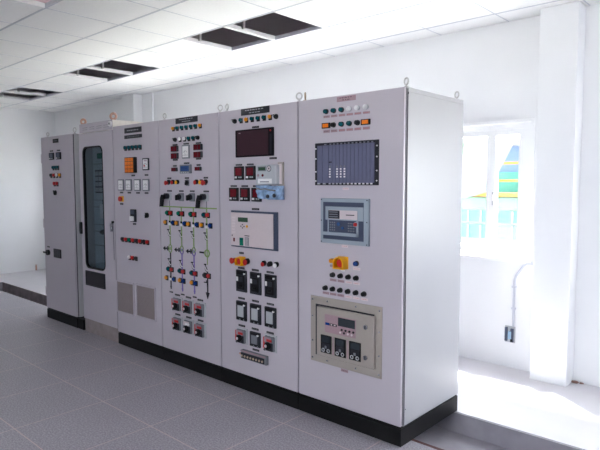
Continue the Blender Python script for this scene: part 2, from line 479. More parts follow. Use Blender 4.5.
def tagplate(x, z, w, h, parent, m='black', ink='lgrey', dashes=2, name='label_plate', y=0.0):
    def f(b):
        b.box(-w / 2, w / 2, -.002, 0, -h / 2, h / 2, m, .0005, 1)
        rnd = random.Random(int(w * 1e4) + dashes)
        rows = max(1, dashes - 1) if dashes > 2 else 1
        k_ = .05 if w < .1 else .08
        for r_ in range(rows):
            zz = h * ((r_ + .5) / rows - .5) * .8
            e_ = .38 if w < .1 else (.20, .34)[r_ % 2 if rows > 1 else 1]
            xx = -w * e_
            while xx < w * (e_ - .03):
                ww = rnd.uniform(.006, .014) * (w / .08) ** .5
                b.box(xx, min(xx + ww, w * (e_ + .01)), -.0026, -.002, zz - h * k_ / rows ** .5, zz + h * k_ / rows ** .5, ink)
                xx += ww + (.004 if w < .1 else .009)
    return put(name, ('tag', w, h, m, ink, dashes), f, (x, y, z), parent)
def knob(x, z, parent, r=.018, m='black', ang=.5, plate=None):
    x += .008
    def f(b):
        if plate: b.box(-r * 1.25, r * 1.25, -.004, 0, -r * 1.35, r * 1.35, plate, .002)
        b.cyl((0, -.005, 0), r, .01, 'y', m, 24); b.cyl((0, -.014, 0), r * .82, .010, 'y', m, 20)
    k = put('selector_switch', ('knb', r, m, plate), f, (x, 0, z), parent)
    def h(b):
        c, s = math.cos(ang), math.sin(ang)
        pts = [(-.24, -1), (.24, -1), (.24, 1), (-.24, 1)]
        b.prism([((px * c - pz * s) * r, (px * s + pz * c) * r) for px, pz in pts], -.03, -.018, m)
        b.prism([((px * c - pz * s) * r, (px * s + pz * c) * r) for px, pz in [(-.07, .2), (.07, .2), (.07, .9), (-.07, .9)]], -.0306, -.03, 'white')
    put('knob', ('knh', r, m, ang), h, (x, 0, z), k)
    return k
def digital(x, z, w, h, parent, m='dred', name='digital_meter'):
    x += .006
    d = put(name, ('dig', w, h), lambda b: b.box(-w / 2, w / 2, -.012, 0, -h / 2, h / 2, 'black', .003), (x, 0, z), parent)
    put('display', ('digd', w, h, m), lambda b: b.box(-w * .32, w * .32, -.0135, -.012, -h * .18, h * .38, m), (x, 0, z), d)
    put('key_row', ('digk', w, h), lambda b: (b.box(-w * .42, -w * .18, -.0135, -.012, -h * .38, -h * .24, 'white'), b.box(-w * .02, w * .12, -.0135, -.012, -h * .36, -h * .26, 'lgrey'), b.box(w * .18, w * .32, -.0135, -.012, -h * .36, -h * .26, 'lgrey')), (x, 0, z), d)
    return d
def dual_display(x, z, w, h, parent, m='dred'):
    d = put('digital_meter', ('dd', w, h), lambda b: b.box(-w / 2, w / 2, -.014, 0, -h / 2, h / 2, 'dark', .002), (x, 0, z), parent)
    put('display', ('ddd', w, h, m), lambda b: (b.box(-w * .46, w * .02, -.0155, -.014, -h * .42, h * .42, m), b.box(w * .08, w * .34, -.0155, -.014, -h * .42, h * .42, m)), (x, 0, z), d)
    return d
def analog(x, z, w, h, parent, frame='mid', face='white', needle=.5):
    d = put('analog_meter', ('an', w, h, frame), lambda b: b.box(-w / 2, w / 2, -.012, 0, -h / 2, h / 2, frame, .006), (x, 0, z), parent)
    def f(b):
        b.box(-w * .36, w * .36, -.0135, -.012, -h * .40, h * .40, face)
        b.torus((0, -.0138, -h * .22), w * .30, .0012, (0, -1, 0), 'black', a0=.6, a1=2.54, n=14, k=6)
        b.box(-w * .34, w * .34, -.0142, -.0132, -h * .26, -h * .24, 'dark')
        c, s = math.cos(needle + .7), math.sin(needle + .7)
        b.prism([(-.001, -h * .24), (.001, -h * .24), (c * w * .3 + .001, s * w * .3 - h * .24), (c * w * .3 - .001, s * w * .3 - h * .24)], -.0146, -.014, 'black')
    put('dial', ('and', w, h, face, needle), f, (x, 0, z), d)
    return d
def cam_switch(x, z, w, h, parent, tone=0):
    """clear-covered rotary switch on a grey box, red sheet behind the cover"""
    x += .018
    s = put('rotary_switch', ('cam', w, h), lambda b: (b.box(-w / 2 + .006, w / 2, -.010, 0, -h / 2, h / 2, 'lgrey', .004), b.box(-w * .34, w * .40, -.030, -.010, -h * .42, h * .42, 'mid', .006), b.box(-w * .22, w * .36, -.034, -.030, -h * .40, h * .06, 'dark', .004)), (x, 0, z), parent)
    put('face_plate', ('camf', w, h, tone), lambda b: (b.box(-w * .32, w * .26, -.0365, -.034, h * .10, h * .38, 'pink' if tone == 0 else 'offw'),
        b.box(-w * .44, -w * .30, -.030, -.010, -h * .30, h * .34, 'red' if tone < 2 else 'mid'), b.box(-w * .10, w * .30, -.038, -.034, h * .14, h * .28, 'red' if tone == 0 else 'white')), (x, 0, z), s)
    put('knob', ('camk', w, h, tone), lambda b: (b.cyl((w * .02, -.042, -h * .10), h * .22, .016, 'y', 'black', 24), b.box(-w * .03, w * .07, -.060, -.048, -h * .28, h * .08, 'black' if tone != 1 else 'red', .003),
        b.cyl((w * .0, -.061, -h * .08), .012, .004, 'y', 'offw', 14)), (x, 0, z), s)
    put('corner_screw', ('cams', w, h), lambda b: b.cyl((-w * .44, -.012, -h * .42), .010, .010, 'y', 'black', 14), (x, 0, z), s)
    return s
def protection_relay(x, z, w, h, parent, window='lgrey'):
    x += .008
    s = put('protection_relay', ('pr', w, h), lambda b: (b.box(-w / 2, w / 2, -.016, 0, -h / 2, h / 2, 'dark', .004), b.box(-w * .42, w * .42, -.024, -.016, h * .32, h * .46, 'black', .002), b.box(-w * .42, w * .42, -.024, -.016, -h * .46, -h * .34, 'black', .002)), (x, 0, z), parent)
    put('relay_window', ('prw', w, h, window), lambda b: b.box(-w * .30, w * .28, -.022, -.016, -h * .30, h * .28, window, .002), (x, 0, z), s)
    put('latch', ('prl', w, h), lambda b: b.cyl((w * .36, -.020, h * .33), .008, .014, 'y', 'white', 12), (x, 0, z), s)
    put('cover_screw', 'prs1', lambda b: b.cyl((0, -.022, 0), .007, .012, 'y', 'mid', 12), (x - w * .02, 0, z - h * .42), s)
    put('cover_screw', 'prs1', None, (x + w * .36, 0, z - h * .42), s)
    return s
def breaker(x, z, w, h, parent):
    x += .010
    s = put('circuit_breaker', ('cb', w, h), lambda b: (b.box(-w / 2, w / 2, -.014, 0, -h / 2, h / 2, 'dark', .004), b.box(-w * .40, w * .40, -.022, -.014, h * .30, h * .46, 'black', .002), b.box(-w * .30, w * .34, -.024, -.014, -h * .38, h * .26, 'black', .003)), (x, 0, z), parent)
    put('breaker_window', ('cbw', w, h), lambda b: (b.box(-w * .34, -w * .18, -.028, -.014, h * .0, h * .20, 'white', .002), b.box(-w * .12, w * .26, -.0255, -.024, -h * .02, h * .2, 'dark')), (x, 0, z), s)
    put('toggle', ('cbt', w, h), lambda b: b.box(-w * .08, w * .22, -.036, -.024, -h * .26, -h * .14, 'black', .004), (x, 0, z), s)
    put('cover_screw', ('cbs', w, h), lambda b: b.cyl((w * .36, -.018, h * .36), .008, .012, 'y', 'white', 12), (x, 0, z), s)
    return s

# ================================================================== CABINET 6 (nearest)
c6 = cabinet(-.893, 0, 'nearest grey cabinet, with a card rack, a beige relay box and its side in view')
mb = MB(); mb.box(-.001, .003, .04, .79, .14, 2.262, 'paint2', .0012)
mb.box(-.001, .003, .04, .79, 2.270, 2.296, 'paint2', .0012)
build('side_panel', mb, c6)
mb = MB(); mb.box(-.001, .0008, .034, .045, .135, 2.29, 'gap'); mb.cyl((.001, .04, 2.26), .006, .004, 'x', 'black', 12); mb.cyl((.002, .05, .24), .004, .004, 'x', 'black', 10)
build('side_seam', mb, c6)
eyebolt((-.02, .05, 2.298), c6, -.40); eyebolt((-.03, .75, 2.298), c6, -.40); eyebolt((-.865, .05, 2.298), c6, 2.2, 'gold', label='brownish eyebolt')
tagplate(-.452, 2.270, .160, .034, c6, 'pink', 'dark', 3, 'title_plate')
for i, x in enumerate((-.622, -.555, -.487, -.421, -.355, -.286)):
    lamp(x, 2.198, 'teal' if i < 3 else 'white', c6, .0178, 'dark' if i < 3 else 'lgrey', 'dark teal lamp' if i < 3 else 'white lamp')
    tagplate(x, 2.163, .056, .016, c6, 'pink', 'dark' if i < 2 else 'red')
    tagplate(x, 2.062, .056, .018, c6, 'pink', 'dark' if i < 2 else 'red')
for x in (-.624, -.289):
    s = put('push_switch', 'osw', lambda b: b.box(-.037, .037, -.010, 0, -.019, .019, 'black', .003), (x, 0, 2.102), c6, 'orange square push switch in a black bezel')
    put('button', 'oswb', lambda b: b.box(-.025, .025, -.015, -.010, -.013, .013, 'orange', .002), (x, 0, 2.102), s)
for x, m in ((-.557, 'black'), (-.487, 'teal'), (-.421, 'teal'), (-.355, 'dark')): lamp(x, 2.102, m, c6, .0178, 'black')
# card rack
rk = build('card_rack', MB().box(-.7235, -.1835, -.006, 0, 1.690, 1.984, 'rackd', .001), c6, label='dark card rack of blue grey modules')
mb = MB()
nm = 13; x = -.698; ws = [.05, .055] + [(.485 - .105) / 12] * 12
xx = -.698
for i, w in enumerate(ws):
    b = MB(); b.box(xx + .001, xx + w - .0015, -.013, -.006, 1.706, 1.966, 'rackb', .001)
    if i >= 1: b.box(xx + w * .30, xx + w * .62, -.016, -.008, 1.968, 1.976, 'mid')
    b.box(xx + w * .10, xx + w * .50, -.016, -.008, 1.696, 1.706, 'white' if i > 6 else 'lgrey')
    if i in (2, 4, 5, 6):
        for k in range(5): b.box(xx + w * .22, xx + w * .62, -.018, -.013, 1.743 + k * .0175, 1.754 + k * .0175, 'white' if k != 4 else 'mid', .001)
        if i == 2: b.box(xx + .004, xx + w - .004, -.0145, -.013, 1.845, 1.853, 'dark')
    build('rack_module', b, rk); xx += w
b = MB()
for sx in (-.7135, -.1965):
    for sz in (1.72, 1.785, 1.875, 1.945): put('frame_screw', 'frs', lambda b: b.cyl((0, -.008, 0), .005, .004, 'y', 'white', 10), (sx, 0, sz), rk)
tagplate(-.451, 1.667, .056, .018, c6, 'offw', 'red')
# bay relay terminal
ht = build('relay_terminal', MB().box(-.660, -.249, -.020, 0, 1.288, 1.601, 'hgrey', .003), c6, label='relay terminal with small screen and keypad in a grey bezel')
build('inset_panel', MB().box(-.634, -.288, -.0215, -.02, 1.318, 1.575, 'slate'), ht)
b = MB(); b.box(-.612, -.288, -.025, -.0215, 1.452, 1.545, 'hgrey', .002); b.box(-.345, -.328, -.025, -.0215, 1.345, 1.46, 'hgrey', .001)
b.box(-.634, -.328, -.025, -.0215, 1.345, 1.368, 'hgrey', .002); b.box(-.592, -.582, -.025, -.0215, 1.36, 1.455, 'hgrey', .001)
build('surround', b, ht)
b = MB(); b.box(-.583, -.336, -.0265, -.025, 1.460, 1.520, 'pale_pink'); b.box(-.583, -.485, -.0272, -.0265, 1.462, 1.518, 'dark')
for i in range(3): b.box(-.575, -.500, -.0278, -.0272, 1.472 + i * .016, 1.478 + i * .016, 'mid')
b.box(-.43, -.36, -.0272, -.0265, 1.487, 1.493, 'dark')
build('screen', b, ht, label='pale screen with a dark left third')
b = MB(); b.box(-.581, -.348, -.0235, -.0215, 1.372, 1.449, 'slate')
for i in range(3):
    for j in range(4):
        b.box(-.572 + i * .018, -.561 + i * .018, -.026, -.0235, 1.379 + j * .017, 1.389 + j * .017, 'mid', .001)
        b.box(-.415 + i * .02, -.401 + i * .02, -.026, -.0235, 1.379 + j * .017, 1.387 + j * .017, 'mid', .001)
b.cyl((-.495, -.0255, 1.425), .013, .005, 'y', 'lcdb', 16); b.cyl((-.46, -.0255, 1.400), .010, .005, 'y', 'lcdb', 16)
build('keypad', b, ht)
b = MB(); b.cyl((-.349, -.03, 1.429), .0125, .012, 'y', 'red', 20); b.torus((-.349, -.025, 1.429), .0155, .0025, (0, -1, 0), 'hgrey')
build('red_button', b, ht, label='red button')
b = MB()
for sx in (-.650, -.262):
    for sz in (1.298, 1.446, 1.591): put('bezel_screw', 'bzs', lambda b: b.cyl((0, -.021, 0), .004, .004, 'y', 'dark', 10), (sx, 0, sz), ht)
tagplate(-.457, 1.274, .056, .018, c6, 'offw', 'red')
# guarded stop button
def guard(x, z, parent, R=.044, d=.062):
    x += .022
    s = put('guarded_button', ('gd', R), lambda b: b.box(-R * 1.0, R * 1.05, -.004, 0, -R * .95, R * .98, 'yellow', .003), (x, 0, z), parent, 'yellow guard shroud around a red stop button')
    def f(b):
        n = 22; out = []; inn = []
        for i in range(n + 1):
            a = -.0 + PI * i / n
            out.append((math.cos(a) * R, math.sin(a) * R)); inn.append((math.cos(a) * R * .82, math.sin(a) * R * .82))
        out = [(R, -R * .9)] + out + [(-R, -R * .9)]; inn = [(R * .82, -R * .74)] + inn + [(-R * .82, -R * .74)]
        b.ringplate(out, inn, -d, -.004, 'yellow')
    put('shroud', ('gds', R, d), f, (x, 0, z), s)
    put('stop_button', ('gdb', R), lambda b: (b.cyl((0, -.015, 0), R * .4, .024, 'y', 'dark', 20), b.cyl((0, -.032, 0), R * .62, .012, 'y', 'red', 24)), (x, 0, z), s)
guard(-.495, 1.160, c6)
L = lamp(-.566, 1.165, 'amber', c6, .018, 'gold', 'brass ringed lamp')
lamp(-.357, 1.165, 'blue', c6, .0185, 'black', 'dark blue lamp')
tagplate(-.357, 1.128, .060, .018, c6, 'offw', 'red'); tagplate(-.475, 1.106, .034, .012, c6, 'white', 'dark', 1); tagplate(-.566, 1.128, .046, .018, c6, 'pink', 'dark')
for i, x in enumerate((-.559, -.491, -.423, -.357)):
    lamp(x, 1.066, 'black', c6, .0180, 'black'); tagplate(x, 1.029, .058, .018, c6, 'pink' if i < 2 else 'offw', 'dark' if i < 2 else 'red')
for i, x in enumerate((-.625, -.559, -.493, -.426, -.359, -.292)):
    lamp(x, .966, 'black', c6, .0180, 'black'); tagplate(x, .929, .058, .018, c6, 'pink' if i < 3 else 'offw', 'dark' if i < 3 else 'red')
# beige relay box
bx = build('beige_relay_box', MB().box(-.762, -.146, -.008, 0, .418, .898, 'beige', .002), c6, label='beige framed relay box with a hinged cover')
for sx, sz in [(-.742, .872), (-.605, .872), (-.355, .872), (-.165, .872), (-.742, .75), (-.742, .57), (-.742, .445), (-.605, .445), (-.355, .445), (-.165, .445), (-.165, .73), (-.165, .57)]:
    put('flange_screw', 'fls', lambda b: b.cyl((0, -.0095, 0), .007, .005, 'y', 'chrome', 12), (sx, 0, sz), bx)
build('cover_recess', MB().box(-.711, -.205, -.012, -.008, .472, .842, 'dark'), bx)
DX[0] = .022
cv = build('cover', MB().box(-.705, -.213, -.034, -.010, .480, .832, 'beige', .004), bx)
pd = build('display_panel', MB().box(-.628, -.358, -.0365, -.034, .660, .788, 'pink', .001), bx, label='dusky pink display panel with dark screen')
build('lcd_screen', MB().box(-.507, -.365, -.040, -.0345, .724, .782, 'lcdd', .001), bx)
b = MB(); b.box(-.622, -.585, -.0375, -.0365, .712, .730, 'blue'); b.box(-.583, -.52, -.0375, -.0365, .712, .728, 'dark'); b.box(-.572, -.56, -.038, -.0375, .716, .724, 'offw'); b.box(-.545, -.53, -.038, -.0375, .716, .724, 'offw')
build('maker_badge', b, bx)
for i in range(4):
    put('membrane_key', 'mk0', lambda b: b.cyl((0, -.0385, 0), .008, .005, 'y', 'black', 12), (-.453 + i * .033, 0, .700), bx)
    put('membrane_key', 'mk1' if i != 1 else 'mk0', lambda b: b.cyl((0, -.0385, 0), .008, .005, 'y', 'offw', 12), (-.466 + i * .033, 0, .680), bx)
def relay_unit(b):
    b.box(-.049, .049, -.038, -.034, -.064, .064, 'black', .003)
    b.box(-.036, .036, -.040, -.038, .012, .056, 'lcdd'); b.box(-.036, .036, -.040, -.038, -.024, .006, 'dark')
    b.torus((-.024, -.040, -.043), .011, .0035, (0, -1, 0), 'lgrey', n=16, k=6); b.torus((.022, -.040, -.043), .011, .0035, (0, -1, 0), 'lgrey', n=16, k=6)
    b.box(-.010, .008, -.0405, -.038, -.03, -.010, 'mid')
for x, z in ((-.615, .572), (-.489, .572), (-.363, .573)): put('relay_unit', 'ru', relay_unit, (x + .022, 0, z), bx)
for x in (-.552, -.426): build('divider_strip', MB().box(x - .005, x + .005, -.0365, -.034, .508, .636, 'pink'), bx)
for z in (.753, .547): put('cover_lock', 'cvl', lambda b: (b.cyl((0, -.038, 0), .016, .010, 'y', 'chrome', 20), b.box(-.003, .003, -.046, -.042, -.012, .012, 'dark'), b.cyl((0, -.043, 0), .009, .004, 'y', 'mid', 16)), (-.255, 0, z), bx)
DX[0] = 0.0
tagplate(-.456, .404, .062, .02, c6, 'pink', 'dark')

# ================================================================== CABINET 5
c5 = cabinet(-1.787, -.895, 'grey cabinet with the large dark red screen and a clear bag under its meter')
eyebolt((-1.735, .05, 2.3), c5, -.25, R=.022); eyebolt((-.925, .05, 2.3), c5, .25, R=.023, r=.006)
tagplate(-1.345, 2.268, .325, .052, c5, 'rackd', 'lgrey', 3, 'title_plate')
for i, (x, m) in enumerate(zip((-1.585, -1.512, -1.447, -1.382, -1.315, -1.248, -1.183, -1.117), ('k', 'teal', 'amber', 'teal', 'teal', 'teal', 'amber', 'k'))):
    if m == 'k': knob(x, 2.204, c5, .019, 'black', .9)
    else: boxlamp(x, 2.204, m, c5)
tagplate(-1.339, 2.142, .078, .015, c5)
sc = build('large_screen', MB().box(-1.565, -1.134, -.014, 0, 1.913, 2.129, 'black', .003), c5, label='large smoked red display')
build('screen_glass', MB().box(-1.543, -1.185, -.0155, -.014, 1.925, 2.117, 'maroon'), sc)
b = MB(); b.box(-1.170, -1.150, -.0155, -.014, 1.93, 2.08, 'dark'); b.cyl((-1.16, -.016, 2.105), .007, .004, 'y', 'red', 10); b.box(-1.52, -1.50, -.016, -.015, 2.10, 2.105, 'offw')
build('control_strip', b, sc)
tagplate(-1.147, 1.895, .078, .015, c5)
for x, z in ((-1.537, 1.787), (-1.403, 1.787), (-1.604, 1.616), (-1.470, 1.616), (-1.334, 1.616)):
    digital(x, z, .111, .108, c5); tagplate(x, z + .067, .078, .014, c5)
# energy meter with a clear bag
b = MB(); b.box(-1.085, -1.030, -.016, 0, 1.684, 1.862, 'beige', .003); b.box(-1.078, -1.040, -.024, -.014, 1.70, 1.85, 'offw', .003)
build('meter_bracket', b, c5)
DX[0] = .050
em = build('energy_meter', MB().box(-1.330, -1.110, -.062, 0, 1.694, 1.845, 'lgrey', .012, 3), c5, label='pale energy meter with a round dial')
b = MB(); b.box(-1.300, -1.213, -.064, -.061, 1.797, 1.832, 'mid'); b.box(-1.293, -1.220, -.0648, -.064, 1.803, 1.826, 'lcdg')
build('register', b, em)
b = MB(); b.torus((-1.180, -.063, 1.815), .021, .004, (0, -1, 0), 'mid', n=24, k=8); b.cyl((-1.180, -.063, 1.815), .019, .003, 'y', 'offw', 20); b.cyl((-1.180, -.065, 1.815), .006, .003, 'y', 'dark', 12)
build('dial', b, em)
b = MB(); b.cyl((-1.298, -.064, 1.765), .010, .005, 'y', 'pink', 12); b.cyl((-1.248, -.064, 1.765), .010, .005, 'y', 'dred', 12); b.box(-1.30, -1.15, -.0645, -.062, 1.703, 1.740, 'white', .001)
b.box(-1.275, -1.18, -.0655, -.0645, 1.712, 1.72, 'mid')
build('nameplate', b, em)
DX[0] = .022
mb = MB()                                                                   # crumpled clear bag under the meter
rnd = random.Random(3)
NX, NZ = 18, 10; g = []
for j in range(NZ + 1):
    row = []
    for i in range(NX + 1):
        u = i / NX; v = j / NZ
        x = -1.318 + u * .276 + (.045 * (1 - u) * v ** 2 if u < .3 else 0); z = 1.690 - v * .104 - (.004 if u > .5 else 0)
        y = -.048 + .014 * math.sin(u * 17 + v * 5) * math.sin(v * 9 + u * 4) + rnd.uniform(-.005, .005)
        row.append(mb.bm.verts.new((x, y, z)))
    g.append(row)
back = [[mb.bm.verts.new((v.co.x, v.co.y * .15 - .004, v.co.z)) for v in row] for row in g]
fs = []
for j in range(NZ):
    for i in range(NX):
        fs.append(mb.bm.faces.new((g[j][i], g[j][i + 1], g[j + 1][i + 1], g[j + 1][i])))
        fs.append(mb.bm.faces.new((back[j][i], back[j + 1][i], back[j + 1][i + 1], back[j][i + 1])))
for i in range(NX):
    for r_ in (0, NZ): fs.append(mb.bm.faces.new((g[r_][i], back[r_][i], back[r_][i + 1], g[r_][i + 1])))
for j in range(NZ):
    for r_ in (0, NX): fs.append(mb.bm.faces.new((g[j][r_], g[j + 1][r_], back[j + 1][r_], back[j][r_])))
mb._paint(fs, 'bluepl', True)
bag = build('terminal_bag', mb, c5, label='crumpled bluish clear bag over the meter terminals')
b = MB()
for x, z in ((-1.17, 1.606), (-1.10, 1.612)): b.ball((x, -.062, z), .017, 'dark', (1, .5, .9), 12)
b.tube([(-1.29, -.062, 1.665), (-1.24, -.066, 1.658), (-1.2, -.064, 1.662), (-1.15, -.066, 1.655), (-1.09, -.062, 1.65)], .006, 'mid', 6)
build('terminal_screws', b, bag)
DX[0] = 0.0
# controller with its dark surround
ct = build('bay_controller', MB().box(-1.630, -1.094, -.012, 0, 1.188, 1.485, 'slate', .002), c5, label='pale bay controller in a slate blue frame')
build('face_plate', MB().box(-1.622, -1.134, -.020, -.012, 1.200, 1.470, 'pale_pink', .003), ct)
build('lcd', MB().box(-1.533, -1.417, -.0225, -.02, 1.396, 1.432, 'lcdg', .001), ct)
b = MB()
for dx, dz in ((0, .013), (0, -.013), (-.019, 0), (.019, 0)): b.box(-1.480 + dx - .006, -1.480 + dx + .006, -.0225, -.02, 1.361 + dz - .004, 1.361 + dz + .004, 'dark', .001)
build('arrow_keys', b, ct)
b = MB(); b.cyl((-1.427, -.0215, 1.362), .011, .004, 'y', 'yellow', 14); build('yellow_key', b, ct, label='yellow key')
b = MB(); b.box(-1.516, -1.472, -.0225, -.02, 1.205, 1.268, 'tealg', .001); b.box(-1.512, -1.476, -.023, -.0225, 1.25, 1.262, 'teal'); build('green_block', b, ct, label='green block')
b = MB(); b.box(-1.450, -1.408, -.0225, -.02, 1.207, 1.274, 'mid', .001)
for i in range(7): b.box(-1.445, -1.413, -.0232, -.0225, 1.211 + i * .009, 1.215 + i * .009, 'pale_pink')
b.box(-1.455, -1.40, -.022, -.02, 1.284, 1.290, 'dark')
build('key_strip', b, ct)
b = MB(); b.box(-1.592, -1.575, -.022, -.02, 1.232, 1.262, 'dred'); b.cyl((-1.605, -.022, 1.282), .005, .003, 'y', 'dark', 10)
for i in range(6): b.box(-1.61, -1.565, -.0207, -.0198, 1.30 + i * .024, 1.316 + i * .024, 'offw')
build('indicator_column', b, ct)
tagplate(-1.346, 1.502, .084, .016, c5); tagplate(-1.517, 1.140, .055, .016, c5, dashes=1)
# stop button with yellow guard, and small buttons
def mushroom(x, z, parent, m='red', r=.024, out=.03, lab=None):
    x += .4 * out + .006
    s = put('push_button', ('mb', r), lambda b: b.cyl((0, -.008, 0), r * .8, .016, 'y', 'dark', 20), (x, 0, z), parent, lab)
    put('button_cap', ('mbc', r, m, out), lambda b: (b.cyl((0, -.012 - out / 2, 0), r * .7, out, 'y', m, 20), b.ball((0, -.012 - out, 0), r, m, (1, .35, 1), 20)), (x, 0, z), s)
mushroom(-1.612, 1.074, c5, 'red', .026, .03, 'red mushroom button left of the yellow guard')
guard(-1.530, 1.076, c5, .038, .05)
mushroom(-1.458, 1.073, c5, 'red', .025, .018, 'red button right of the yellow guard')
b = MB(); b.cyl((-1.438, -.012, 1.08), .024, .02, 'y', 'black', 20); build('button_collar', b, c5)
mushroom(-1.260, 1.075, c5, 'red', .018, .014, 'small red button'); put('button_collar', 'bcl', lambda b: b.cyl((0, -.009, 0), .020, .018, 'y', 'black', 20), (-1.246, 0, 1.083), c5)
mushroom(-1.190, 1.080, c5, 'black', .018, .014, 'small black button'); put('button_collar', 'bcl', None, (-1.178, 0, 1.084), c5)
mushroom(-1.122, 1.078, c5, 'white', .018, .014, 'small white button'); put('button_collar', 'bcl', None, (-1.110, 0, 1.086), c5)
for x in (-1.522, -1.355, -1.186):
    breaker(x, .911, .126, .178, c5); tagplate(x, 1.016, .080, .016, c5)
    protection_relay(x, .664, .122, .160, c5, 'lgrey'); tagplate(x, .766, .080, .016, c5)
cam_switch(-1.532, .456, .132, .132, c5, 0); cam_switch(-1.199, .458, .134, .138, c5, 0)
protection_relay(-1.361, .456, .118, .120, c5, 'mid')
for x in (-1.521, -1.361, -1.190): tagplate(x, .538, .080, .016, c5)
tb = build('test_block', MB().box(-1.505, -1.207, -.030, 0, .276, .350, 'mid', .006), c5, label='dusty horizontal test block')
b = MB(); b.box(-1.495, -1.225, -.040, -.030, .285, .330, 'dark', .004)
for i in range(8): b.cyl((-1.478 + i * .034, -.042, .306), .009, .006, 'y', 'gold', 12)
b.box(-1.500, -1.212, -.038, -.030, .336, .349, 'pink', .002)
build('terminal_row', b, tb)
b = MB(); b.ball((-1.530, -.012, .306), .009, 'copper', (1.6, 1, 1), 10); build('test_lead', b, tb)
tagplate(-1.354, .368, .078, .016, c5)

# ================================================================== CABINET 4 (mimic diagram)
c4 = cabinet(-2.670, -1.789, 'grey cabinet with a green and purple one-line mimic diagram of switches and lamps')
eyebolt((-2.635, .05, 2.3), c4, .1, R=.022); eyebolt((-1.822, .05, 2.3), c4, .35, R=.022)
tagplate(-2.231, 2.266, .325, .050, c4, 'rackd', 'lgrey', 3, 'title_plate')
for i, x in enumerate((-2.434, -2.371, -2.303, -2.236, -2.169, -2.104, -2.038)): boxlamp(x, 2.200, 'amber' if i in (0, 6) else 'teal', c4)
for i, x in enumerate((-2.405, -2.335, -2.267, -2.203, -2.138, -2.073)):
    if i in (0, 5): knob(x, 2.101, c4, .019, 'black', .9)
    else: boxlamp(x, 2.099, 'white' if i in (1, 2) else 'teal', c4)
for x, w in ((-2.408, .106), (-2.063, .117)):
    for z in (2.020, 1.955): dual_display(x, z, w, .052, c4)
    tagplate(x, 2.056, .075, .013, c4); tagplate(x, 1.920, .075, .015, c4)
analog(-2.239, 1.987, .116, .122, c4, 'mid', 'lcdb' if False else 'white', 1.1); tagplate(-2.239, 2.058, .08, .013, c4)
d = build('power_meter', MB().box(-2.320, -2.161, -.020, 0, 1.794, 1.873, 'mid', .004), c4, label='blue screened power meter')
b = MB(); b.box(-2.305, -2.180, -.022, -.02, 1.815, 1.862, 'lcdb', .001)
for i in range(3): b.box(-2.298, -2.20, -.0225, -.022, 1.822 + i * .013, 1.826 + i * .013, 'blue')
build('display', b, d)
b = MB()
for i in range(4): b.box(-2.300 + i * .033, -2.282 + i * .033, -.0225, -.02, 1.798, 1.807, 'lgrey', .001)
build('key_row', b, d)
tagplate(-2.237, 1.886, .08, .014, c4)
for x in (-2.416, -2.066): dual_display(x, 1.833, .084, .034, c4); tagplate(x, 1.866, .056, .014, c4)
mushroom(-2.533, 1.711, c4, 'red', .022, .026, 'red mushroom button at the left'); mushroom(-2.450, 1.714, c4, 'red', .018, .012); mushroom(-2.385, 1.715, c4, 'yellow', .018, .012)
mushroom(-2.106, 1.714, c4, 'red', .020, .012); mushroom(-2.034, 1.715, c4, 'yellow', .019, .012); mushroom(-1.985, 1.711, c4, 'red', .024, .024, 'red mushroom button at the right')
for x in (-2.505, -2.440, -2.372, -2.09, -2.02, -1.96): put('button_collar', 'bcl', None, (x, 0, 1.720), c4)
knob(-2.237, 1.712, c4, .021, 'black', 0, 'mid')
for x in (-2.507, -2.237, -1.966): tagplate(x, 1.754, .062, .014, c4)
# big handled switches and turn switches
for x in (-2.512, -1.968):
    s = put('handle_switch', 'hs', lambda b: (b.box(-.034, .036, -.012, 0, -.036, .036, 'lgrey', .005), b.cyl((-.006, -.03, .004), .026, .036, 'y', 'dark', 20)), (x, 0, 1.586), c4, 'switch with a long black pistol handle')
    def h(b):
        b.prism([(-.030, .018), (.010, .018), (.004, -.020), (-.018, -.030), (-.030, -.092), (-.060, -.094), (-.048, -.02)], -.072, -.046, 'black')
    put('handle', 'hsh', h, (x, 0, 1.586), s)
    tagplate(x + .004, 1.637, .074, .014, c4)
for x in (-2.325, -2.162):
    s = put('turn_switch', 'ts', lambda b: (b.box(-.034, .042, -.014, 0, -.038, .036, 'mid', .006), b.cyl((-.010, -.022, 0), .026, .018, 'y', 'dark', 20)), (x, 0, 1.584), c4)
    put('knob', 'tsk', lambda b: (b.cyl((-.014, -.034, -.004), .024, .014, 'y', 'black', 20), b.box(-.030, -.006, -.052, -.036, -.030, .018, 'black', .005)), (x, 0, 1.584), s)
    tagplate(x, 1.637, .068, .014, c4)
